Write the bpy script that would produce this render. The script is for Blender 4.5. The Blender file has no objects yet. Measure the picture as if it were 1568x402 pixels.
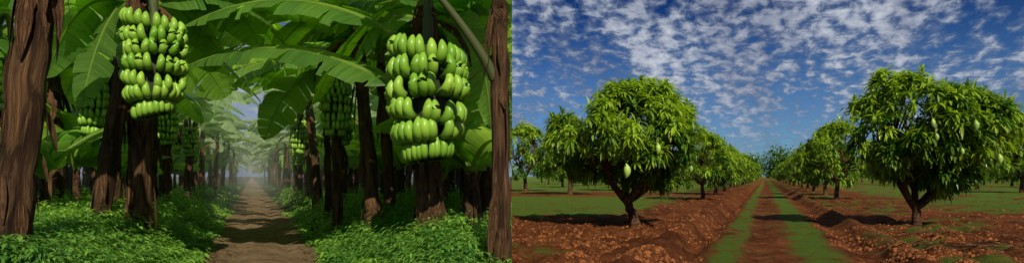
import bpy, math, numpy as np
rng=np.random.default_rng(7)
F=980.0; CH=1.3; HV=270.0
def W(u,v,Y): return np.array([(u-784)/F*Y, Y, CH+(HV-v)/F*Y])
AL=(385-784)/F; AR=(1172-784)/F
# ---------------- helpers
def sm(a,b,x):
    t=np.clip((x-a)/(b-a),0,1); return t*t*(3-2*t)
_T=np.random.default_rng(3).random((256,256))
def vn(x,y):
    xi=np.floor(x).astype(int); yi=np.floor(y).astype(int); fx=x-xi; fy=y-yi
    fx=fx*fx*(3-2*fx); fy=fy*fy*(3-2*fy)
    a=_T[xi&255,yi&255];b=_T[(xi+1)&255,yi&255];c=_T[xi&255,(yi+1)&255];d=_T[(xi+1)&255,(yi+1)&255]
    return (a*(1-fx)+b*fx)*(1-fy)+(c*(1-fx)+d*fx)*fy-0.5
def fbm(x,y,o=4):
    s=0;a=1.
    for i in range(o):
        s=s+a*vn(x+17.3*i,y-9.1*i); x,y=(x*.8-y*.6)*2.03,(x*.6+y*.8)*2.03;a*=.5
    return s
def nrm(a): return a/np.maximum(np.linalg.norm(a,axis=-1,keepdims=True),1e-9)
class Geo:
    def __init__(s): s.V=[];s.F=[];s.M=[];s.C=[];s.n=0
    def add(s,V,Fc,m,C):
        V=np.asarray(V,float).reshape(-1,3); Fc=np.asarray(Fc,int).reshape(-1,4)
        C=np.broadcast_to(np.asarray(C,float),(len(V),3))
        s.V.append(V);s.F.append(Fc+s.n);s.M.append(np.full(len(Fc),m));s.C.append(C);s.n+=len(V)
    def arr(s): return np.concatenate(s.V),np.concatenate(s.F),np.concatenate(s.M),np.concatenate(s.C)
    def addgeo(s,a,R=None,t=(0,0,0),sc=1.0):
        V,Fc,M,C=a; V=V*sc
        if R is not None: V=V@np.asarray(R).T
        V=V+np.asarray(t); s.V.append(V);s.F.append(Fc+s.n);s.M.append(M);s.C.append(C);s.n+=len(V)
def rotz(a): c,s=math.cos(a),math.sin(a); return np.array([[c,-s,0],[s,c,0],[0,0,1]])
def clip(a,side):
    V,Fc,M,C=a; V=V.copy(); x=V[:,0]*side
    keep=(x[Fc]>0.004).any(axis=1); Fc=Fc[keep];M=M[keep]
    V[:,0]=np.where(x<0.0,0.0,V[:,0])
    used=np.zeros(len(V),bool); used[Fc.ravel()]=True
    idx=np.cumsum(used)-1
    return V[used],idx[Fc],M,C[used]
def mesh(name,a,mats,smooth=()):
    V,Fc,M,C=a
    me=bpy.data.meshes.new(name)
    me.vertices.add(len(V)); me.vertices.foreach_set('co',V.astype(np.float32).ravel())
    me.loops.add(Fc.size); me.loops.foreach_set('vertex_index',Fc.astype(np.int32).ravel())
    me.polygons.add(len(Fc)); me.polygons.foreach_set('loop_start',np.arange(0,Fc.size,4,dtype=np.int32))
    for m in mats: me.materials.append(m)
    me.polygons.foreach_set('material_index',M.astype(np.int32))
    me.polygons.foreach_set('use_smooth',np.isin(M,list(smooth)))
    at=me.attributes.new('tint','FLOAT_VECTOR','POINT'); at.data.foreach_set('vector',C.astype(np.float32).ravel())
    me.update(calc_edges=True); return me
def obj(name,me,loc=(0,0,0),rz=0,sc=1.0,parent=None):
    o=bpy.data.objects.new(name,me); bpy.context.scene.collection.objects.link(o)
    o.location=loc;o.rotation_euler=(0,0,rz);o.scale=(sc,)*3 if np.isscalar(sc) else sc
    if parent: o.parent=parent
    return o
def tube(path,rad,ns=8,C0=0.5,rough=0.0):
    P=np.asarray(path,float);n=len(P);rad=np.broadcast_to(rad,(n,))
    T=nrm(np.gradient(P,axis=0)); ref=np.array([1.,0,0]) if abs(T[:,2]).mean()>.6 else np.array([0,0,1.])
    A=nrm(np.cross(T,ref));B=np.cross(T,A)
    th=np.arange(ns)/ns*2*math.pi
    r=rad[:,None]*(1+rough*(rng.random((n,ns))-.5))
    V=P[:,None]+A[:,None]*(np.cos(th)[None,:,None]*r[...,None])+B[:,None]*(np.sin(th)[None,:,None]*r[...,None])
    i=np.arange(n-1)[:,None];j=np.arange(ns)[None];k=(j+1)%ns
    Fc=np.stack([i*ns+j,i*ns+k,(i+1)*ns+k,(i+1)*ns+j],-1)
    C=np.zeros((n,ns,3));C[...,0]=C0;C[...,1]=np.abs(np.arange(ns)/ns*2-1)[None];C[...,2]=np.linspace(0,1,n)[:,None]
    return V.reshape(-1,3),Fc.reshape(-1,4),C.reshape(-1,3)
def leaves(P,D,L,Wd,droop,nseg,shade,fold=0.25,up=None):
    N=len(P);L=np.broadcast_to(L,(N,));Wd=np.broadcast_to(Wd,(N,));droop=np.broadcast_to(droop,(N,))
    D=nrm(D)
    if up is None: up=np.tile([0,0,1.],(N,1))+0.35*(rng.random((N,3))-.5)
    S=nrm(np.cross(D,up)); pos=P.copy(); rows=[];d=D
    for k in range(nseg+1):
        t=k/nseg; w=Wd*(math.sin(math.pi*min(max(t,.04),.97)**0.8))**0.8*.5
        Nn=np.cross(S,d)
        rows.append(np.stack([pos-S*w[:,None]+Nn*(fold*w)[:,None],pos,pos+S*w[:,None]+Nn*(fold*w)[:,None]],1))
        d=nrm(D+np.array([0,0,-1.])*(droop*(k+1)/nseg*2)[:,None]); pos=pos+d*(L/nseg)[:,None]
    V=np.stack(rows,1)
    b=(np.arange(N)*(nseg+1)*3)[:,None,None];k=np.arange(nseg)[None,:,None];s=np.arange(2)[None,None]
    q=b+k*3+s
    Fc=np.stack([q,q+1,q+4,q+3],-1).reshape(-1,4)
    C=np.zeros((N,nseg+1,3,3));C[...,0]=np.broadcast_to(shade,(N,))[:,None,None];C[...,1]=np.linspace(0,1,nseg+1)[None,:,None];C[...,2]=np.array([1,0,1.])
    return V.reshape(-1,3),Fc,C.reshape(-1,3)
# ---------------- materials
def newmat(name):
    m=bpy.data.materials.new(name);m.use_nodes=True;nt=m.node_tree;nt.nodes.clear()
    return m,nt,nt.nodes,nt.links
def N(nt,t,**k):
    n=nt.nodes.new(t)
    for a,b in k.items(): setattr(n,a,b)
    return n
def mixc(nt,fac,a,b,mode='MIX'):
    n=N(nt,'ShaderNodeMix',data_type='RGBA',blend_type=mode)
    for s,v in ((0,fac),(6,a),(7,b)):
        if isinstance(v,(int,float)): n.inputs[s].default_value=v
        elif isinstance(v,(tuple,list)): n.inputs[s].default_value=(*v,1)
        else: nt.links.new(v,n.inputs[s])
    return n.outputs[2]
def mth(nt,op,a,b=0.0,clampv=False):
    n=N(nt,'ShaderNodeMath',operation=op);n.use_clamp=clampv
    for s,v in ((0,a),(1,b)):
        if isinstance(v,(int,float)): n.inputs[s].default_value=v
        else: nt.links.new(v,n.inputs[s])
    return n.outputs[0]
def ramp(nt,x,a,b):
    n=N(nt,'ShaderNodeMapRange');n.clamp=True;nt.links.new(x,n.inputs[0]);n.inputs[1].default_value=a;n.inputs[2].default_value=b
    return n.outputs[0]
def noise(nt,vec,scale,detail=4,rough=.55,dist=0):
    n=N(nt,'ShaderNodeTexNoise');n.inputs['Scale'].default_value=scale;n.inputs['Detail'].default_value=detail;n.inputs['Roughness'].default_value=rough;n.inputs['Distortion'].default_value=dist
    if vec is not None: nt.links.new(vec,n.inputs['Vector'])
    return n.outputs[0]
def tint(nt):
    a=N(nt,'ShaderNodeAttribute',attribute_name='tint');s=N(nt,'ShaderNodeSeparateXYZ');nt.links.new(a.outputs['Vector'],s.inputs[0]);return s.outputs
def comb(nt,x,y,z):
    c=N(nt,'ShaderNodeCombineXYZ')
    for i,v in enumerate((x,y,z)):
        if isinstance(v,(int,float)): c.inputs[i].default_value=v
        else: nt.links.new(v,c.inputs[i])
    return c.outputs[0]
def finish(nt,col,rough,bump=None,bs=.3,bd=.02,trans=0,tcol=None,spec=.4):
    p=N(nt,'ShaderNodeBsdfPrincipled');nt.links.new(col,p.inputs['Base Color']);p.inputs['Roughness'].default_value=rough;p.inputs['Specular IOR Level'].default_value=spec
    if bump is not None:
        b=N(nt,'ShaderNodeBump');b.inputs['Strength'].default_value=bs;b.inputs['Distance'].default_value=bd;nt.links.new(bump,b.inputs['Height']);nt.links.new(b.outputs[0],p.inputs['Normal'])
    o=N(nt,'ShaderNodeOutputMaterial');out=p.outputs[0]
    if trans:
        t=N(nt,'ShaderNodeBsdfTranslucent');nt.links.new(tcol if tcol is not None else col,t.inputs[0]);m=N(nt,'ShaderNodeMixShader');m.inputs[0].default_value=trans
        nt.links.new(out,m.inputs[1]);nt.links.new(t.outputs[0],m.inputs[2]);out=m.outputs[0]
    nt.links.new(out,o.inputs[0])
def leafmat(name,a,b,trans=.35,rough=.45,freq=0,rib=None,spec=.4,tm=(1.5,1.45,.7)):
    m,nt,_,_=newmat(name);t=tint(nt);c=mixc(nt,t[0],a,b);bump=None
    if freq:
        v=comb(nt,mth(nt,'MULTIPLY',t[1],freq),mth(nt,'MULTIPLY',t[0],37.),mth(nt,'MULTIPLY',t[2],.7))
        n=noise(nt,v,1,2);c=mixc(nt,ramp(nt,n,.3,.7),mixc(nt,1.,c,(.62,.66,.6),'MULTIPLY'),c);bump=n
    if rib: 
        f=mth(nt,'LESS_THAN',t[2],.06);c=mixc(nt,f,c,rib)
    tc=mixc(nt,1.,c,tm,'MULTIPLY')
    finish(nt,c,rough,bump,.35,.02,trans,tc,spec);return m
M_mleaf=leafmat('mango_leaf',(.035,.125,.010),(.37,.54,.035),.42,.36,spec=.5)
M_bleaf=leafmat('banana_leaf',(.065,.21,.045),(.27,.49,.07),.64,.36,90,(.24,.36,.08),tm=(2.6,2.1,1.3))
M_bleaf_haze=leafmat('banana_leaf_haze',(.26,.50,.20),(.50,.70,.34),.64,.5,60,tm=(1.6,1.4,1.1))  # paler leaf copy for far plants, distance haze painted into its colour
M_weed=leafmat('weed_leaf',(.05,.17,.03),(.26,.48,.06),.4,.5)
M_grass=leafmat('grass_blade',(.045,.13,.015),(.18,.35,.03),.3,.6)
def barkmat(name,a,b,fa=14,fz=3,rough=.85,dist=.6):
    m,nt,_,_=newmat(name);t=tint(nt)
    v=comb(nt,mth(nt,'MULTIPLY',t[1],fa),mth(nt,'MULTIPLY',t[0],21.),mth(nt,'MULTIPLY',t[2],fz));n=noise(nt,v,1,7,.7,dist)
    v2=comb(nt,mth(nt,'MULTIPLY',t[1],fa*.22),mth(nt,'MULTIPLY',t[0],21.),mth(nt,'MULTIPLY',t[2],fz*1.6))
    n2=noise(nt,v2,1.2,4,.6,.8)
    c=mixc(nt,ramp(nt,n,.33,.68),a,b);c=mixc(nt,ramp(nt,n2,.42,.58),mixc(nt,1.,c,(.35,.30,.26),'MULTIPLY'),c)
    c=mixc(nt,ramp(nt,n2,.60,.72),c,mixc(nt,1.,c,(1.5,1.25,1.0),'MULTIPLY'))
    finish(nt,c,rough,mth(nt,'ADD',n,n2),.9,.05,0,None,.2);return m
M_stem=barkmat('banana_pseudostem',(.030,.017,.009),(.20,.11,.050),17,3.,dist=1.2)
M_dry=barkmat('dry_sheath',(.05,.024,.012),(.28,.15,.07),4,2)
M_bark=barkmat('mango_bark',(.045,.024,.014),(.22,.12,.06),7,16)
m,nt,_,_=newmat('green_banana');t=tint(nt)
c=mixc(nt,t[0],(.13,.31,.02),(.28,.48,.05));c=mixc(nt,ramp(nt,t[2],.95,1.),c,(.10,.09,.03));c=mixc(nt,ramp(nt,t[2],.60,.08),c,(.03,.10,.008))  # dark tips; finger bases darkened, shade between tiers put into the colour
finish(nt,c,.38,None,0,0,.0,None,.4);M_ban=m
m,nt,_,_=newmat('stalk_green');t=tint(nt);c=mixc(nt,t[0],(.02,.03,.01),(.16,.2,.05));finish(nt,c,.6);M_stalk=m
m,nt,_,_=newmat('mango_skin');t=tint(nt);c=mixc(nt,t[0],(.20,.36,.06),(.36,.52,.10));finish(nt,c,.4);M_mango=m
# ---------------- terrain
def ground_h(X,Y):
    sl=X-Y*AL; sr=X-Y*AR
    d=np.maximum(-0.75-sl,sl-1.15)
    L=.42*sm(0,1.5,d)+.05*fbm(X*2,Y*2)*sm(-.1,.4,d)+sm(.1,-.3,d)*(.02*fbm(X*5,Y*5,3)+.050*vn(X*.7+3,Y*3.2+9)+.02*vn(X*3,Y*9))
    L=L-.05*np.exp(-((sl+.25)/.16)**2)-.05*np.exp(-((sl-.65)/.16)**2)
    L=L*sm(2.,5.,Y)*sm(130,40,Y)
    near=sm(90,20,Y)
    R=.035*fbm(X*1.2,Y*1.2)+near*.07*fbm(sr*3.0,Y*1.5+5,4)*sm(1.0,1.6,np.abs(sr))
    R=R+near*.035*np.sin(sr*9+1.5*fbm(X*.5,Y*.5))*sm(1.7,2.3,np.abs(sr))*sm(7,4.5,np.abs(sr))
    R=R+.05*np.maximum(0,fbm(X*5,Y*5,3))*sm(45,12,Y)
    R=R-.20*np.exp(-((sr+1.35)/.22)**2)+.17*np.exp(-((sr+1.9)/.35)**2)-.14*np.exp(-((sr-1.75)/.25)**2)+.12*np.exp(-((sr-2.2)/.35)**2)
    R=R-.06*np.exp(-((sr+.15)/.3)**2)
    R=R+near*.04*np.sin(Y*2.6+2*fbm(X*.4,Y*.4))*sm(-2.6,-3.6,sr)*sm(24,19,Y)
    w=sm(-.9,-.02,X)
    return L*(1-w)+R*w
def masks(X,Y):
    sl=X-Y*AL; sr=X-Y*AR; e=fbm(X*1.1,Y*1.1,5); e2=fbm(X*4,Y*4,3)
    path=sm(-.95,-.65,sl+.25*e)*sm(1.35,1.05,sl+.25*e)*(X<0)
    g1=sm(.34,.12,np.abs(sr+.66+.18*e)+.12*e2)*sm(-.5,-.05,e2+e*.5)
    g2=sm(.52,.22,np.abs(sr-.90+.25*e)+.15*e2)*sm(-.7,-.2,e2+e*.5)
    gl=sm(-4.4,-5.6,sr+1.6*e)*sm(19.5,22,Y+2.5*e)*(1-.9*sm(40,44,Y+4*e)*sm(58,52,Y+4*e))*sm(-.75,-.25,e+.8*e2)
    gr=sm(7.0,9.0,sr+3*e)*sm(20,25,Y+6*e)*sm(-.42,-.05,e+.6*e2)
    gm=.8*sm(1.8,2.6,sr)*sm(8,6,sr)*sm(.15,.38,e+.5*e2)
    gm2=.6*sm(-1.1,-.8,sr)*sm(1.5,1.1,sr)*sm(.2,.5,e2+.3*e)
    gc=.8*sm(13,10.5,Y)*sm(1.2,.6,X)*sm(.0,.3,e+e2*.5)
    far=sm(60,110,Y)*.7*sm(1.2,2.5,np.abs(sr))
    g=np.maximum.reduce([g1,g2,gl,gr,gm,gm2,gc,far*sm(-.3,.2,e)])*(X>0)
    return path,g
th=np.concatenate([np.linspace(-46,46,820),np.linspace(46,314,60)[1:-1]])*math.pi/180
r=np.concatenate([[.02,1,2.5,4,5.5],np.geomspace(7,45,420),np.geomspace(45,3500,90)[1:]])
R_,T_=np.meshgrid(r,th,indexing='ij');X=R_*np.sin(T_);Y=R_*np.cos(T_)
Z=ground_h(X,Y)*sm(600,200,np.abs(Y)+np.abs(X)*0)
pm,gm=masks(X,Y)
nr,nth=X.shape;i=np.arange(nr-1)[:,None];j=np.arange(nth)[None];k=(j+1)%nth
Fc=np.stack([i*nth+j,(i+1)*nth+j,(i+1)*nth+k,i*nth+k],-1).reshape(-1,4)
V=np.stack([X,Y,Z],-1).reshape(-1,3)
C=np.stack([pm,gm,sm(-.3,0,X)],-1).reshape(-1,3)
def soilmat(name):
    m,nt,_,_=newmat(name);t=tint(nt);tc=N(nt,'ShaderNodeTexCoord').outputs['Object']
    n1=noise(nt,tc,.6,6,.6);n2=noise(nt,tc,11,8,.8);n3=noise(nt,tc,60,3,.6);n4=noise(nt,tc,2.2,6,.7)
    red=mixc(nt,ramp(nt,n2,.38,.62),(.06,.016,.006),(.34,.108,.030));red=mixc(nt,ramp(nt,n1,.4,.6),mixc(nt,1.,red,(.50,.44,.40),'MULTIPLY'),red);red=mixc(nt,mth(nt,'MULTIPLY',ramp(nt,n4,.52,.70),.6),red,(.44,.175,.062))
    tan=mixc(nt,ramp(nt,n2,.3,.7),(.20,.13,.068),(.44,.31,.185));tan=mixc(nt,ramp(nt,n4,.42,.58),mixc(nt,1.,tan,(.7,.66,.6),'MULTIPLY'),tan);tan=mixc(nt,ramp(nt,n3,.62,.72),tan,(.08,.05,.03))
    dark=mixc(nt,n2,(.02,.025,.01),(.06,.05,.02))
    grs=mixc(nt,ramp(nt,n3,.35,.65),(.04,.09,.012),(.14,.25,.03));grs=mixc(nt,ramp(nt,n4,.42,.6),grs,mixc(nt,1.,grs,(1.2,.95,.8),'MULTIPLY'))
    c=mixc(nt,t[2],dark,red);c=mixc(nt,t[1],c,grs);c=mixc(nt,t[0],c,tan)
    bm=mth(nt,'ADD',n2,mth(nt,'MULTIPLY',n3,.5))
    finish(nt,c,.95,bm,1.,.13,0,None,.1);return m
M_soil=soilmat('ground_soil');M_path=soilmat('path_dirt')
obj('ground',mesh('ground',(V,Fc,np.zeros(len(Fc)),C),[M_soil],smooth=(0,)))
# dirt path sheet lying on the ground of the grove
yy=np.geomspace(5,125,620);q=np.linspace(0,1,44);Yp,Q=np.meshgrid(yy,q,indexing='ij')
le=-.80+.14*fbm(Yp*.9,Yp*0+3.3,3);re=1.2+.14*fbm(Yp*.9,Yp*0+8.3,3);S_=le+(re-le)*Q;Xp=S_+Yp*AL
Vp=np.stack([Xp,Yp,ground_h(Xp,Yp)+.012*(1-np.abs(2*Q-1)**8)-.004],-1);ny,nq=Yp.shape
i=np.arange(ny-1)[:,None];j=np.arange(nq-1)[None];Fp=np.stack([i*nq+j,i*nq+j+1,(i+1)*nq+j+1,(i+1)*nq+j],-1).reshape(-1,4)
obj('dirt_path',mesh('dirt_path',(Vp.reshape(-1,3),Fp,np.zeros(len(Fp)),np.tile([1.,0,0],(Vp.shape[0]*Vp.shape[1],1))),[M_path],smooth=(0,)))
# ---------------- grass on orchard side
def scatter(n,y0,y1,x0,x1):
    u=rng.random(n);Y=1/(1/y0+(1/y1-1/y0)*u);X=(x0+(x1-x0)*rng.random(n))*Y;return X,Y
X,Y=scatter(440000,9,60,0,.82);_,g=masks(X,Y);k=(g>rng.random(len(X))*1.0+.12);X=X[k];Y=Y[k]
P=np.stack([X,Y,ground_h(X,Y)-.01],-1);n=len(P);D=np.stack([rng.normal(0,.5,n),rng.normal(0,.5,n),np.ones(n)],-1)
h=(.04+.10*rng.random(n)**1.5)*(1+Y/50)*(1+.8*np.clip(fbm(X*1.5,Y*1.5),-.5,.8))
g=Geo();V,Fc,C=leaves(P,D,h,.012*(1+Y/18),.5,1,np.clip(.55+.9*fbm(X*.7,Y*.7)+.25*rng.normal(0,1,n),0,1));g.add(V,Fc,0,C)
obj('grass',mesh('grass',clip(g.arr(),1),[M_grass]))
# soil clods
X,Y=scatter(50000,9,45,0,.82);_,gg=masks(X,Y);sr=X-Y*AR;k=(gg<.2)&(np.abs(sr)>1.0)&(fbm(X*.8+4,Y*.8)>-.1);X=X[k];Y=Y[k];n=len(X)
q=np.array([[-1,-1,-.6],[1,-1,-.6],[1,1,-.6],[-1,1,-.6],[-.6,-.6,.7],[.6,-.6,.7],[.6,.6,.7],[-.6,.6,.7]])
fq=np.array([[0,1,5,4],[1,2,6,5],[2,3,7,6],[3,0,4,7],[4,5,6,7]])
s=(.006+.036*rng.random(n)**6)
a=rng.random(n)*6.28;VV=(q[None]*(1+.9*(rng.random((n,8,3))-.5)))*s[:,None,None]
VV=np.stack([VV[...,0]*np.cos(a)[:,None]-VV[...,1]*np.sin(a)[:,None],VV[...,0]*np.sin(a)[:,None]+VV[...,1]*np.cos(a)[:,None],VV[...,2]],-1)
VV+=np.stack([X,Y,ground_h(X,Y)],-1)[:,None];FF=(fq[None]+(np.arange(n)*8)[:,None,None]).reshape(-1,4)
m,nt,_,_=newmat('soil_clod');t=tint(nt);c=mixc(nt,t[0],(.05,.016,.007),(.28,.10,.032));finish(nt,c,.95,None,0,0,0,None,.1)
obj('soil_clods',mesh('soil_clods',clip((VV.reshape(-1,3),FF,np.zeros(len(FF)),np.repeat(rng.random((n,1)),8,0)*np.ones((1,3))),1),[m],(0,)))
# ---------------- mango trees
def mango(profile,Yd,base,forks,nclump,nros,nl,LL,fruits=(),hx=0):
    g=Geo();pr=np.array(profile,float);z0,z1=pr[:,0].min(),pr[:,0].max();o=np.argsort(pr[:,0]);pr=pr[o]
    zc=z0+(z1-z0)*rng.random(nclump)**.9
    xl=np.interp(zc,pr[:,0],pr[:,1]);xr=np.interp(zc,pr[:,0],pr[:,2]);cx=(xl+xr)/2;rd=(xr-xl)/2
    cr=.22+.20*rng.random(nclump)
    a=rng.random(nclump)*6.283;kk=np.where(rng.random(nclump)<.12,.3+.4*rng.random(nclump),.82+.32*rng.random(nclump)+.12*(rng.random(nclump)<.2))
    rr=np.maximum(rd-cr*.8,.05)*kk
    cc=np.stack([cx+rr*np.cos(a),rr*np.sin(a),np.minimum(zc,z1-cr*.3)+.14*(rng.random(nclump)<.15)],-1)
    mid=np.array([pr[:,1:].mean(),0,(z0+z1)/2-.2]);out=nrm(cc-mid)
    C_=np.repeat(cc,nros,0);O=np.repeat(out,nros,0);n=len(C_)
    dd=nrm(rng.normal(0,1,(n,3))+O*.9+np.array([0,0,.35]))
    P=C_+dd*np.repeat(cr,nros)[:,None]*(.75+.65*rng.random((n,1)))
    ax=nrm(dd+O*.5+np.array([0,0,.5])+.3*rng.normal(0,1,(n,3)))
    cl=np.repeat(rng.random(nclump),nros)
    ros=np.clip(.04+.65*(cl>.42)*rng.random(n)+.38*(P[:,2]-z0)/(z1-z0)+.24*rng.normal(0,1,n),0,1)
    A=np.repeat(P,nl,0);AX=np.repeat(ax,nl,0);t1=nrm(np.cross(AX,nrm(rng.normal(0,1,AX.shape))));t2=np.cross(AX,t1)
    N_=len(A);ph=rng.random(N_)*6.283;al=np.radians(25+65*rng.random(N_))
    D=AX*np.cos(al)[:,None]+(t1*np.cos(ph)[:,None]+t2*np.sin(ph)[:,None])*np.sin(al)[:,None]
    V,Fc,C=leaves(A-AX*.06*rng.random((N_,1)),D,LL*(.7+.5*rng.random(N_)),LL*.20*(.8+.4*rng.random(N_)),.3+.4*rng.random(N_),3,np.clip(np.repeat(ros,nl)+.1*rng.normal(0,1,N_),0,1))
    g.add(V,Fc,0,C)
    fk=np.array(forks,float);tr=base
    p0=np.array([0,0,-.15]);p1=fk[0];mid1=(p0+p1)/2+np.array([.03,0,0])
    ts=np.linspace(0,1,9)[:,None];pa=(1-ts)**2*p0+2*ts*(1-ts)*mid1+ts**2*p1;pa[1:-1]+=rng.normal(0,.012,(7,3))
    rad=tr*(1.0-.3*ts[:,0]);rad[0]*=1.5;rad[1]*=1.22
    V,Fc,C=tube(pa,rad,12,rng.random(),.14);g.add(V,Fc,1,C)
    ends=[]
    for f in fk[1:]:
        ts=np.linspace(0,1,8)[:,None];c1=p1*.45+f*.55+np.array([(f[0]-p1[0])*.2,0,-.08]);pa=(1-ts)**2*p1+2*ts*(1-ts)*c1+ts**2*f
        V,Fc,C=tube(pa,tr*(.72-.35*ts[:,0]),9,rng.random(),.12);g.add(V,Fc,1,C);ends.append(f)
    for ci in range(0,nclump,1):
        e=cc[ci];b=min(ends,key=lambda q:np.linalg.norm(q-e)+(0 if q[2]<e[2]+.3 else 2))
        ts=np.linspace(0,1,6)[:,None];c1=(b+e)/2+np.array([0,0,-.1])+.1*rng.normal(0,1,3);pa=(1-ts)**2*b+2*ts*(1-ts)*c1+ts**2*e
        V,Fc,C=tube(pa,tr*.30*(1-.8*ts[:,0]),5,rng.random());g.add(V,Fc,1,C)
    for fp,s in fruits:
        fp=np.array(fp);k=np.linspace(0,1,9);rr=s*.52*np.sin(np.pi*np.clip(k,.03,.985))**.7
        V,Fc,C=tube(np.stack([fp[0]+s*.18*np.sin(k*3),fp[1]+0*k,fp[2]+s*(1-2*k)],-1),rr,10,rng.random());g.add(V,Fc,2,C)
        V,Fc,C=tube([fp+[0,.12,s*3.2],fp+[0,.03,s*2],fp+[0,0,s*.95]],.008,5,.3);g.add(V,Fc,3,C)
    return g.arr()
MM=[M_mleaf,M_bark,M_mango,M_stalk]
def prof(rows,bu,Y):
    sc=Y/F; bz=CH+(HV)/F*Y
    zb=float(ground_h(np.array([(bu-784)*sc]),np.array([Y]))[0])
    return [(CH+(HV-v)*sc-zb,(l-bu)*sc,(r-bu)*sc) for v,l,r in rows],zb
def px(bu,Y,zb,u,v,dy=0): 
    s=Y/F;return [(u-bu)*s,dy,CH+(HV-v)*s-zb]
# left hero
Y1=17.;p,zb=prof([(142,965,1000),(158,925,1025),(174,890,1044),(188,848,1052),(204,842,1062),(222,852,1062),(242,878,1058),(256,922,1040),(270,950,1020)],975,Y1)
fr=[(px(975,Y1,zb,918,228,-1.75),.15),(px(975,Y1,zb,940,262,-1.8),.17),(px(975,Y1,zb,981,232,-1.95),.13),(px(975,Y1,zb,1032,258,-1.55),.11)]
a=mango(p,Y1,.15,[px(975,Y1,zb,960,308),px(975,Y1,zb,925,255,-.3),px(975,Y1,zb,955,230,.4),px(975,Y1,zb,1000,240,-.2),px(975,Y1,zb,1025,250,.3)],96,10,13,.35,fr)
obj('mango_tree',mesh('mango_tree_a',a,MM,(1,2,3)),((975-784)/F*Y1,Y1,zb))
Y2=16.6;p,zb2=prof([(136,1348,1372),(148,1336,1472),(164,1322,1492),(180,1314,1525),(198,1322,1520),(218,1320,1500),(236,1332,1496),(254,1360,1484),(270,1425,1472)],1403,Y2)
fr=[(px(1403,Y2,zb2,u,v,d),s) for u,v,d,s in ((1361,153,-1.1,.105),(1362,196,-1.7,.095),(1365,216,-1.75,.095),(1408,201,-2.0,.125),(1459,207,-1.8,.10),(1449,246,-1.8,.12),(1392,236,-1.95,.08))]
a=mango(p,Y2,.13,[px(1403,Y2,zb2,1402,318),px(1403,Y2,zb2,1378,280,-.2),px(1403,Y2,zb2,1440,272,-.2),px(1403,Y2,zb2,1410,240,.4),px(1403,Y2,zb2,1370,240,.3),px(1403,Y2,zb2,1465,240,.3)],100,10,13,.35,fr)
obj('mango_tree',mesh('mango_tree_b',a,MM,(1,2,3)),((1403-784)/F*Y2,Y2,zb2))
gen=[]
for i in range(4):
    j=lambda s:rng.normal(0,s)
    a=mango([(1.05,-.6+j(.1),.7+j(.1)),(1.4,-1.6+j(.1),1.6+j(.1)),(2.0,-1.95+j(.1),1.85+j(.1)),(2.6,-1.75+j(.15),1.75+j(.1)),(3.2,-1.2+j(.15),1.1+j(.15)),(3.8,-.4,.4)],0,.14,[[0,0,.9],[-.7,0,1.6],[.7,.2,1.7],[0,-.6,1.8],[0,.5,2]],52,9,9,.42)
    gen.append(mesh('mango_tree_g%d'%i,a,MM,(1,2,3)))
    if i==0: gen0=a
pos=[]
y=36.
while y<230: pos.append((AR*y-3.6+rng.normal(0,.15),y)); y+=7.5+rng.random()*2 if y>40 else 11
y=37.
while y<230: pos.append((AR*y+4.2+rng.normal(0,.15),y)); y+=7.5+rng.random()*2
for s in (-14.6,-25,-36,-50): 
    y=max(40.,(-s)/AR+2)
    if s==-14.6:y=47
    if s==-25:y=68
    while y<260: pos.append((AR*y+s+rng.normal(0,.4),y)); y+=11+rng.random()*3
for s in (21,33,46,60):
    y=52 if s==21 else 75
    while y<260: pos.append((AR*y+s+rng.normal(0,.4),y)); y+=11+rng.random()*3
for x,y in pos:
    if x<2.4 or x>y*.95: continue
    z=float(ground_h(np.array([x]),np.array([y]))[0]);ro=abs(x-AR*y)
    obj('mango_tree',gen[rng.integers(4)],(x,y,z),rng.random()*6.28,(.92+.16*rng.random())*(1. if ro<6 else 1.3))
g=Geo();g.addgeo(gen0,rotz(1.),(1.2,58,0),1.45)
obj('mango_tree',mesh('mango_tree_c',clip(g.arr(),1),MM,(1,2,3)))
# distant tree mass
g=Geo()
cx=rng.uniform(10,700,170);cy=rng.uniform(290,420,170);hh=6+6*rng.random(170)
for i_,b in enumerate([(124,300,18),(129,298,13),(113,300,14),(133,310,12)]*3): cx[i_]=b[0]+rng.normal(0,1.2);cy[i_]=b[1];hh[i_]=b[2]*(1-.06*(i_//4))
K=330;P=np.stack([np.repeat(cx,K),np.repeat(cy,K),0*np.repeat(cx,K)],-1);hk=np.repeat(hh,K)
dd=nrm(rng.normal(0,1,P.shape));P+=dd*np.stack([hk*.5,hk*.5,hk*.42],-1)*(.2+.8*rng.random((len(P),1)));P[:,2]+=hk*.5
V,Fc,C=leaves(P,dd+rng.normal(0,.6,P.shape),.9+.7*rng.random(len(P)),1.1,.3,2,rng.random(len(P))*.3);g.add(V,Fc,0,C)
obj('distant_trees',mesh('distant_trees',clip(g.arr(),1),[M_mleaf]))
# fallen twigs
g=Geo()
for i in range(34):
    y=10.2+5*rng.random();u=1380+185*rng.random();x=(u-784)/F*y
    a=rng.random()*6.28;L=.3+.9*rng.random();k=np.linspace(0,1,6);xx=x+np.cos(a)*L*k+.06*rng.normal(0,1,6);yy=y+np.sin(a)*L*k
    V,Fc,C=tube(np.stack([xx,yy,ground_h(xx,yy)+.03+.03*rng.random(6)],-1),.011*(1.2-k),5,rng.random());g.add(V,Fc,0,C)
obj('fallen_twigs',mesh('fallen_twigs',g.arr(),[M_dry],(0,)))
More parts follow.
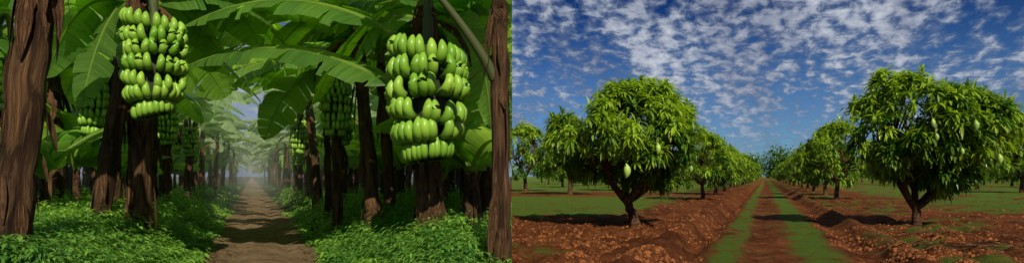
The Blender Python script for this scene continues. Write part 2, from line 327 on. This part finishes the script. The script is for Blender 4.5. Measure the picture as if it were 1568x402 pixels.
# ---------------- banana
def bleaf(mid,Wd,tat=.5,roll=0,pet=.12,shade=.5,drp=.5,r0=.03):
    mid=np.asarray(mid,float);n=len(mid);T=nrm(np.gradient(mid,axis=0))
    S=nrm(np.cross(T,[0,0,1.])+1e-6);Nn=np.cross(S,T)
    c,s=math.cos(roll),math.sin(roll);S,Nn=S*c+Nn*s,Nn*c-S*s
    g=Geo();V,Fc,C=tube(mid,r0*np.linspace(1,.15,n),5,.9);C=C.copy();C[:,2]=0;C[:,0]=.9;g.add(V,Fc,0,C)
    t=np.linspace(0,1,n);tt=np.clip((t-pet)/(1-pet),0,1);w=Wd*np.clip(tt/.1,0,1)**.6*np.clip((1-tt)/.35,0,1)**.55*(tt>0)
    k0=int(pet*(n-1));
    for side in(-1,1):
        i=k0
        while i<n-1:
            m=min(n-1,i+1+int(rng.random()<.6)+int(rng.random()>tat)*3)
            idx=np.arange(i,m+1);d=drp*(.5+ (rng.random()-.3)*tat*1.4);gap=tat*.18*rng.random()
            wl=w[idx]*(1-.15*rng.random()*tat);rows=[]
            for a,q in enumerate((0.,.35,.7,1.)):
                ang=d*q*1.3+(-.25 if a else 0)+.12
                cen=mid[idx].mean(0);off=mid[idx]+(cen-mid[idx])*(gap*q)
                fw=T[idx]*(w[idx]*.18*q)[:,None]
                rows.append(off+fw+(S[idx]*side*math.cos(ang))*(wl*q)[:,None]-Nn[idx]*(math.sin(ang)*wl*q*.5)[:,None]+np.array([0,0,-1.])*(math.sin(ang)*wl*q)[:,None]*.5)
            V=np.stack(rows,1);nn=len(idx);a_=np.arange(nn-1)[:,None];b_=np.arange(3)[None];qd=a_*4+b_
            Fc=np.stack([qd,qd+1,qd+5,qd+4],-1).reshape(-1,4)
            C=np.zeros((nn,4,3));C[...,0]=np.clip(shade+.10*rng.normal(),0,1);C[...,1]=t[idx][:,None];C[...,2]=np.array([.0,.35,.7,1.])+.07
            g.add(V.reshape(-1,3),Fc,0,C.reshape(-1,3));i=m
    return g.arr()
def arch(p,az,e0,e1,L,n=24,pw=1.2,bend=0):
    t=np.linspace(0,1,n);e=np.radians(e0+(e1-e0)*t**pw);a=az+bend*t
    d=np.stack([np.cos(e)*np.cos(a),np.cos(e)*np.sin(a),np.sin(e)],-1)*L/(n-1)
    return np.asarray(p)+np.concatenate([[[0,0,0]],np.cumsum(d,0)[:-1]])
def bez(a,b,c,n=26):
    t=np.linspace(0,1,n)[:,None];return (1-t)**2*np.array(a)+2*t*(1-t)*np.array(b)+t**2*np.array(c)
def bunch(H,R,tiers=7,nf=20):
    g=Geo();V,Fc,C=tube([[0,0,H*.75],[0,0,H*.4],[0,0,0],[0,0,-H*.46]],R*.13,7,.3);g.add(V,Fc,1,C)
    V,Fc,C=tube([[0,0,H*.42],[0,0,0],[0,0,-H*.42]],[R*.3,R*.55,R*.3],8,.0);g.add(V,Fc,1,C*0)  # dark core added; shade in the gaps between hands put into its colour
    fl=H/tiers*1.15
    for k in range(tiers):
        f=(k+.5)/tiers;z=H*.5-(k+.85)/tiers*H;Rk=R*(.80+.24*math.sin(math.pi*min(1,f*.85+.2)))*(.8 if k==tiers-1 else 1)
        fr=min(Rk*math.pi/nf*1.0,fl*.22)
        tw=rng.random()*6;tl=.12*rng.normal(size=2)
        for j in range(nf):
            a=tw+j/nf*6.283+.03*rng.normal()
            if rng.random()<.03: continue
            l=fl*(.93+.14*rng.random());t=np.linspace(0,1,11);lean=.05*rng.normal()
            rr=R*.45+(Rk*(.97+.05*rng.random())-fr-R*.45)*np.sin(np.clip(t*1.35,0,1)*math.pi/2)-R*.08*np.clip(t-.75,0,1)*4
            zz=z-l*.16*np.sin(t*math.pi*.8)+l*1.0*t**1.5+(tl[0]*math.cos(a)+tl[1]*math.sin(a))*fl
            aa=a+lean*t
            pa=np.stack([rr*np.cos(aa),rr*np.sin(aa),zz],-1)
            rad=fr*np.array([.4,.6,.85,1.,1.05,1.06,1.05,1.02,.94,.72,.25])
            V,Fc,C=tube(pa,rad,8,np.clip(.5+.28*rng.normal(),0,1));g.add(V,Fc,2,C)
    return g.arr()
BM=[M_bleaf,M_stalk,M_ban,M_stem,M_dry];BMf=[M_bleaf_haze,M_stalk,M_ban,M_stem,M_dry]
def stem(g,path,r0,r1,ribbons=26):
    n=30;path=np.asarray(path,float);t=np.linspace(0,1,n);tp=np.linspace(0,1,len(path))
    P=np.stack([np.interp(t,tp,path[:,i]) for i in range(3)],-1);P[:,:2]+=.008*rng.normal(0,1,(n,2))
    rad=r0+(r1-r0)*t;rad=rad*(1+.12*((t*5+rng.random())%1-.5))
    V,Fc,C=tube(P,rad,18,rng.random(),.12);C=C.copy();C[:,2]*=2;g.add(V,Fc,3,C)
    k=rng.random(ribbons)*.85+.12;Pc=np.stack([np.interp(k,t,P[:,i]) for i in range(3)],-1);a=rng.random(ribbons)*6.283
    o=np.stack([np.cos(a),np.sin(a),0*a],-1);rk=np.interp(k,t,rad)
    V,Fc,C=leaves(Pc+o*(rk*1.0)[:,None],o*.14*(.2+rng.random((ribbons,1)))+np.array([0,0,-1.])+.07*rng.normal(0,1,(ribbons,3)),.2+.6*rng.random(ribbons),r0*(.3+.6*rng.random(ribbons)),.1,5,rng.random(ribbons),.3,up=o+.4*rng.normal(0,1,(ribbons,3)))
    g.add(V,Fc,4,C)
def crown(g,top,nl,L=(2.2,3.2),Wd=.42,tat=.45,az=None,e1=(-75,-15),shade=None,e0=(25,75)):
    for i in range(nl):
        a=(i*2.4+rng.random()*.6) if az is None else az[i%len(az)]
        l=rng.uniform(*L)
        md=arch(np.asarray(top),a,rng.uniform(*e0),rng.uniform(*e1),l,24,rng.uniform(.8,1.3),rng.normal(0,.15))
        g.addgeo(bleaf(md,Wd*(.85+.3*rng.random()),tat*rng.uniform(.3,1.6),rng.normal(0,.3),.1,rng.random() if shade is None else shade,rng.uniform(.2,.8),.03))
def deadleaves(g,top,n):
    for i in range(n):
        a=rng.random()*6.28;md=arch(np.asarray(top)+[.1*math.cos(a),.1*math.sin(a),-.1],a,20,-88,rng.uniform(.8,1.3),16,.5)
        x=bleaf(md,.10,1.3,rng.normal(0,.5),.1,rng.random(),1.3,.02);x=(x[0],x[1],np.full(len(x[2]),4),x[3]);g.addgeo(x)
tmpl=[]
for i in range(6):
    g=Geo();h=2.6+.5*rng.random();ln=rng.normal(0,.18,2)
    stem(g,[[0,0,-.2],[ln[0]*.3,ln[1]*.3,h*.5],[ln[0],ln[1],h]],.125,.075,14)
    V,Fc,C=tube([[ln[0],ln[1],h-.05],[ln[0],ln[1],h+.35]],[.08,.05],8,.5);g.add(V,Fc,1,C)
    crown(g,[ln[0],ln[1],h+.1],6);deadleaves(g,[ln[0],ln[1],h],1)
    if i%2==0:
        a=-math.pi/2+rng.normal(0,.4);o=np.array([ln[0]+.34*math.cos(a),ln[1]+.34*math.sin(a),h-.75])
        g.addgeo(bunch(.95,.24,7,14),None,o)
        V,Fc,C=tube(bez([ln[0],ln[1],h+.2],[o[0],o[1],h+.6],[o[0],o[1],h-.1]),.045,6,.4);g.add(V,Fc,1,C)
    tmpl.append(g.arr())
suck=[]
for i in range(3):
    g=Geo();h=.7+.5*rng.random();stem(g,[[0,0,-.2],[0,0,h*.5],[0,0,h]],.08,.05,3);crown(g,[0,0,h],7,(1.1,1.9),.27,.35,None,(-40,10),None,(45,85));suck.append(g.arr())
tme=[mesh('banana_plant_t%d'%i,a,BM,(1,2,3)) for i,a in enumerate(tmpl)]
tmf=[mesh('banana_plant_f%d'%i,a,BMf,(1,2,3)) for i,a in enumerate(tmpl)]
sme=[mesh('banana_sucker_%d'%i,a,BM,(1,2,3)) for i,a in enumerate(suck)]
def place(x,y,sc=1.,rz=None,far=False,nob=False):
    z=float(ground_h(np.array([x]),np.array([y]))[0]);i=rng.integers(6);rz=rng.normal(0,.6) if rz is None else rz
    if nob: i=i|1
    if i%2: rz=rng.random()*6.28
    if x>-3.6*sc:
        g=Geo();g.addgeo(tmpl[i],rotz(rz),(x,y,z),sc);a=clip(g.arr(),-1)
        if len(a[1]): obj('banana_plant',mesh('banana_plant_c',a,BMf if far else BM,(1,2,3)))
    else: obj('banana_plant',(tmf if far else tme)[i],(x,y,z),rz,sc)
def sucker(x,y,sc):
    z=float(ground_h(np.array([x]),np.array([y]))[0]);i=rng.integers(3);rz=rng.random()*6.28
    if x>-2.2*sc:
        g=Geo();g.addgeo(suck[i],rotz(rz),(x,y,z),sc);a=clip(g.arr(),-1)
        if len(a[1]): obj('young_banana_plant',mesh('banana_sucker_c',a,BM,(1,2,3)))
    else: obj('young_banana_plant',sme[i],(x,y,z),rz,sc)
rows=[(-2.3,12,95,2.4,1),(2.25,16.5,95,2.4,1),(-4.6,12.5,80,3.4,1.15),(4.4,12.5,70,3.4,1.15),(-7.6,17,60,3.8,1.3),(6.8,17,70,3.8,1.25),(-11,19,60,4,1.4),(9.4,24,80,4,1.4),(12.5,32,80,4,1.5),(16,41,90,4,1.6),(-15,24,60,4.2,1.6)]
cnt=0
for s,y0,y1,st,ss in rows:
    y=y0
    while y<y1:
        x=AL*y+s+rng.normal(0,.22)
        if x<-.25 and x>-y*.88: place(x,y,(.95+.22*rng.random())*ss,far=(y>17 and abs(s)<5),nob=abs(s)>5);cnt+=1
        y+=st*(.8+.4*rng.random())*(1 if y<22 else 1.35 if y<45 else 1.7)
for s,y0,y1,st,ss in ((-3.7,11,50,2.2,1.1),(3.6,10.5,50,2.0,1.1),(-6.3,11,40,2.2,1.5),(5.6,14,50,2.3,1.5),(-9.2,13,40,2.6,1.8),(8.2,21,55,2.6,1.8),(11,27,60,3,2.0),(-13,17,40,3,2.1)):
    y=y0
    while y<y1:
        x=AL*y+s+rng.normal(0,.25)
        if x<-.2 and x>-y*.88: sucker(x,y,(.85+.4*rng.random())*ss)
        y+=st*(.8+.4*rng.random())
for y in (9.4,11,13.,16,20): sucker(-.6-.2*rng.random(),y,1.2+.3*rng.random())
for y in (12.6,16.,20,25,31,38,47): place(-.55-.35*rng.random(),y,1.25+.1*rng.random()+y*.008,rng.random()*6,nob=True)
for x,y in ((-8.3,5.2),(-10.5,7)): place(x,y,1.1,nob=True)  # extra plants out of view, added to shade the near grove
def gz(x,y): return float(ground_h(np.array([x]),np.array([y]))[0])
def hero(pts,Y,wpx,wtop=.75,bunchspec=None,nl=7,az=None,topz=3.3,ribbons=24,extra=None,dead=1,e1=(-70,-10),L=(2.2,3.2)):
    g=Geo();P=[W(u,v,Y) for u,v in pts]
    b=P[0].copy();d=(P[-1]-P[0])/(P[-1][2]-P[0][2]);z0=gz(b[0],b[1])-.15
    P=[b+d*(z0-b[2])]+P
    if P[-1][2]<topz:P.append(P[-1]+d*(topz-P[-1][2]))
    r=wpx/F*Y/2;stem(g,P,r*1.1,r*wtop,ribbons);top=P[-1]
    V,Fc,C=tube([top-[0,0,.05],top+[0,0,.4]],[r*wtop,.05],8,.5);g.add(V,Fc,1,C)
    crown(g,top+[0,0,.1],nl,L,.42,.45,az,e1)
    deadleaves(g,top-[0,0,.1],dead)
    if bunchspec:
        u,v,By,hp,wp,ti,nf=bunchspec;o=W(u,v,By)
        H=hp/F*By;R=wp/F*By/2
        g.addgeo(bunch(H,R,ti,nf),None,o)
        V,Fc,C=tube(bez(top+[0,0,.1],[o[0],o[1]-.1,top[2]+.7],o+[0,0,H*.5],12),.05,7,.2);g.add(V,Fc,1,C)
    if extra: extra(g)
    obj('banana_plant',mesh('banana_plant_h',clip(g.arr(),-1),BM,(1,2,3)))
def big(g,lst):
    for (a,ya),(b,yb),(c,yc),w,ro,sh in lst: g.addgeo(bleaf(bez(W(*a,ya),W(*b,yb),W(*c,yc),36),w,.6,ro,.05,sh,.4,.035))
hero([(18,350),(56,0)],6.,52,nl=3,az=[2.3,2.8,3.4],ribbons=44,topz=3.6,dead=0)
def exB(g): big(g,[(((208,-10),9.4),((150,20),9.4),((125,165),9.2),.40,.7,.55),(((215,-5),9.4),((330,-60),10.5),((420,70),12.5),.42,.3,.8),(((205,10),9.4),((120,-40),9.6),((70,120),9.8),.4,-.3,.3),
    (((225,-10),9.8),((310,-20),10.5),((375,70),11.5),.5,.9,.9),(((225,20),10.),((290,10),11),((330,110),11.6),.45,.9,.6),(((230,60),12.),((300,60),13),((345,150),14),.6,.8,.95)])
back=[.2,.9,1.5,2.1,2.8,3.3,-.3]
hero([(155,318),(208,0)],9.,28,nl=7,az=[.5,1.1,1.6,2.2,2.7],topz=3.9,ribbons=44,extra=exB)
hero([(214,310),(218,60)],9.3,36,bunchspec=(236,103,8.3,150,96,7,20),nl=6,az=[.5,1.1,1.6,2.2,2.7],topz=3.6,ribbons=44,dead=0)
def exC(g):
    big(g,[(((600,50),8.9),((440,-45),9.2),((282,40),9.4),.40,.5,.5),(((620,140),9.),((440,30),9.3),((288,100),9.7),.36,.6,.35),
      (((610,0),9.),((530,40),9.8),((480,160),10.6),.38,.6,.8),(((640,30),9.),((570,0),9.2),((530,130),9.4),.30,.9,.4),(((640,0),9.),((500,-60),10),((390,60),12.5),.5,.2,.9),
      (((670,40),8.9),((740,20),9.2),((752,190),9.2),.36,.7,.5),(((560,0),11.),((440,-20),12),((340,60),13),.55,.7,.9),(((560,20),11.),((470,20),12),((420,110),12.6),.5,.8,.95)])
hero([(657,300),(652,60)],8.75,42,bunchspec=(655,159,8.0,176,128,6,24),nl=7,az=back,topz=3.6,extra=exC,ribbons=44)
def exD(g): big(g,[(((512,110),14.6),((400,60),14.6),((310,150),14.8),.5,.5,.85),(((512,110),14.6),((440,100),14.),((405,215),13.6),.5,.9,.6)])
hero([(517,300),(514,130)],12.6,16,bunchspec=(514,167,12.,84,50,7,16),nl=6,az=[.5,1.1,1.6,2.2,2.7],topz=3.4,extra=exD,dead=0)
hero([(503,298),(498,130)],14.9,12,nl=6,topz=3.4)
hero([(568,292),(548,60)],11.,22,nl=6,az=[.2,.9,1.5,2.1,2.8,3.3],topz=3.8,ribbons=34)
hero([(596,292),(585,120)],12.2,17,nl=6,topz=3.5)
hero([(86,305),(84,150)],13.,22,nl=8,topz=3.3)
def exF(g):
    V,Fc,C=tube(bez(W(757,120,7.),W(735,70,6.9),W(668,-10,6.7),14),np.linspace(.065,.035,14),9,.25);g.add(V,Fc,1,C)
hero([(768,335),(764,40)],7.,28,nl=5,topz=3.3,extra=exF,az=[1.2,1.6,2.0,2.4],ribbons=36)
hero([(728,310),(722,40)],11.5,15,nl=9,topz=3.7)
g=Geo()
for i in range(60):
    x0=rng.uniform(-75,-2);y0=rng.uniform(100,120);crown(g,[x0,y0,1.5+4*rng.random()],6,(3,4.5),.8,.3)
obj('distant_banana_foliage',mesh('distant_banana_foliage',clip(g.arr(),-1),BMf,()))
# thin mist hanging in the grove
bv=np.array([[x,y,z] for x in(-85,-.3) for y in(15,112) for z in(.05,9.)],float)
bf=np.array([[0,1,3,2],[4,6,7,5],[0,4,5,1],[2,3,7,6],[0,2,6,4],[1,5,7,3]])
m=bpy.data.materials.new('mist');m.use_nodes=True;nt=m.node_tree;nt.nodes.clear()
vs=N(nt,'ShaderNodeVolumeScatter');vs.inputs['Density'].default_value=.010;vs.inputs['Color'].default_value=(.72,1,.66,1);vs.inputs['Anisotropy'].default_value=0.
o=N(nt,'ShaderNodeOutputMaterial');nt.links.new(vs.outputs[0],o.inputs['Volume'])
obj('mist',mesh('mist',(bv,bf,np.zeros(6),np.zeros((8,3))),[m]))
# ---------------- undergrowth
g=Geo()
X,Y=scatter(9500,5.6,70,-.86,-.0005)
sl=X-Y*AL;d=np.maximum(-.72-sl,sl-1.1)
k=(d>0+.35*rng.random(len(X))**2)&(d<9);X=X[k];Y=Y[k];d=d[k];n=len(X)
pt=np.clip(fbm(X*.9+5,Y*.9),-.6,.6)
hp=(.10+.30*rng.random(n)*sm(0,1.,d)+.10*sm(.2,1.2,d))*(1+.6*pt)
NL=26;base=np.stack([X,Y,ground_h(X,Y)],-1)
B=np.repeat(base,NL,0);H=np.repeat(hp,NL);N_=len(B);az=rng.random(N_)*6.283;tz=rng.random(N_)**.7
rr=H*.6*(1-.4*tz)*rng.random(N_)+.02
P=B+np.stack([rr*np.cos(az),rr*np.sin(az),tz*H],-1);D=np.stack([np.cos(az),np.sin(az),.2+.8*rng.random(N_)*tz],-1)
kind=np.repeat(rng.random(n)<.4,NL)
L=(.035+.05*rng.random(N_))*(1+np.repeat(Y,NL)/25)*np.where(kind,1.6,1)
V,Fc,C=leaves(P,D,L,L*np.where(kind,.2,.5),.5,2,np.clip(np.repeat(rng.random(n)*.7+.6*pt,NL)+.45*tz*rng.random(N_),0,1));g.add(V,Fc,0,C)
ns=n;V,Fc,C=leaves(np.repeat(base,3,0),np.stack([rng.normal(0,.25,3*ns),rng.normal(0,.25,3*ns),np.ones(3*ns)],-1),np.repeat(hp,3),.012,.1,2,.1);g.add(V,Fc,0,C)
obj('undergrowth',mesh('undergrowth',clip(g.arr(),-1),[M_weed]))
X,Y=scatter(2600,8,40,-.6,-.2);sl=X-Y*AL;k=(np.abs(np.abs(sl-.2)-.8)<.28*rng.random(len(X))+.02)|(rng.random(len(X))<.03)&(np.abs(sl-.2)<1);X=X[k];Y=Y[k];n=len(X)
P=np.stack([X,Y,ground_h(X,Y)+.018],-1);a=rng.random(n)*6.283
V,Fc,C=leaves(P,np.stack([np.cos(a),np.sin(a),.1*rng.random(n)],-1),.05+.05*rng.random(n),.035,.03,2,rng.random(n));g=Geo();g.add(V,Fc,0,C)
obj('leaf_litter',mesh('leaf_litter',g.arr(),[M_dry]))
# ---------------- sky + sun
sd=np.array([.22,-.74,.63]);sd/=np.linalg.norm(sd)
elev=math.asin(sd[2]);azi=math.atan2(sd[0],sd[1])
w=bpy.data.worlds.new("World");bpy.context.scene.world=w;w.use_nodes=True;nt=w.node_tree;nt.nodes.clear()
sky=N(nt,'ShaderNodeTexSky',sky_type='NISHITA');sky.sun_disc=False;sky.sun_elevation=elev;sky.sun_rotation=azi;sky.air_density=1.0;sky.dust_density=.6;sky.ozone_density=3
tc=N(nt,'ShaderNodeTexCoord').outputs['Generated'];s=N(nt,'ShaderNodeSeparateXYZ');nt.links.new(tc,s.inputs[0])
zz=mth(nt,'ADD',mth(nt,'MAXIMUM',s.outputs[2],0.),.22)
ca,sa=math.cos(.42),math.sin(.42)
xr=mth(nt,'SUBTRACT',mth(nt,'MULTIPLY',s.outputs[0],ca),mth(nt,'MULTIPLY',s.outputs[1],sa))
yr=mth(nt,'ADD',mth(nt,'MULTIPLY',s.outputs[0],sa),mth(nt,'MULTIPLY',s.outputs[1],ca))
pxx=mth(nt,'DIVIDE',xr,zz);pyy=mth(nt,'DIVIDE',yr,zz)
v1=comb(nt,mth(nt,'MULTIPLY',pxx,1.15),mth(nt,'MULTIPLY',pyy,.75),0.);v2=comb(nt,mth(nt,'MULTIPLY',pxx,2.8),mth(nt,'MULTIPLY',pyy,.42),3.)
puff=noise(nt,v1,16,6,.6,.25);band=noise(nt,v2,1.5,4,.55,.6)
cov=mth(nt,'ADD',mth(nt,'MULTIPLY',puff,1.15),mth(nt,'MULTIPLY',band,.68))
mask=ramp(nt,cov,.75,1.02)
dens=ramp(nt,cov,.86,1.20)
blue=mixc(nt,1.,sky.outputs[0],(.34,.56,.95),'MULTIPLY')
zr=ramp(nt,s.outputs[2],.0,.25)
blue=mixc(nt,zr,mixc(nt,1.,blue,(.9,.9,.82),'MULTIPLY'),mixc(nt,1.,blue,(.07,.17,.28),'MULTIPLY'))
cc=mixc(nt,dens,(1.3,1.8,2.8),(5.4,5.7,6.4))
low=noise(nt,v2,.9,3);cc=mixc(nt,ramp(nt,low,.42,.62),cc,mixc(nt,1.,cc,(.46,.48,.58),'MULTIPLY'))
fade=ramp(nt,s.outputs[2],.02,.12)
fin=mixc(nt,mth(nt,'MULTIPLY',mask,mth(nt,'ADD',.40,mth(nt,'MULTIPLY',fade,.52))),blue,cc)
bg=N(nt,'ShaderNodeBackground');nt.links.new(fin,bg.inputs[0]);bg.inputs[1].default_value=.11
o=N(nt,'ShaderNodeOutputWorld');nt.links.new(bg.outputs[0],o.inputs[0])
from mathutils import Vector
L=bpy.data.lights.new('sun','SUN');L.energy=5.0;L.angle=math.radians(.5);L.color=(1,.90,.72)
lo=bpy.data.objects.new('sun',L);bpy.context.scene.collection.objects.link(lo);lo.rotation_euler=Vector(sd).to_track_quat('Z','Y').to_euler()
cam=bpy.data.cameras.new('camera');co=bpy.data.objects.new('camera',cam);bpy.context.scene.collection.objects.link(co)
co.location=(0,0,CH);co.rotation_euler=(math.pi/2,0,0);cam.sensor_width=36;cam.lens=36*F/1568;cam.shift_y=(HV-201)/1568;cam.clip_end=6000;cam.clip_start=.05
sc=bpy.context.scene;sc.camera=co;sc.view_settings.view_transform='Standard';sc.view_settings.look='None';sc.view_settings.exposure=0
print('plants',cnt)
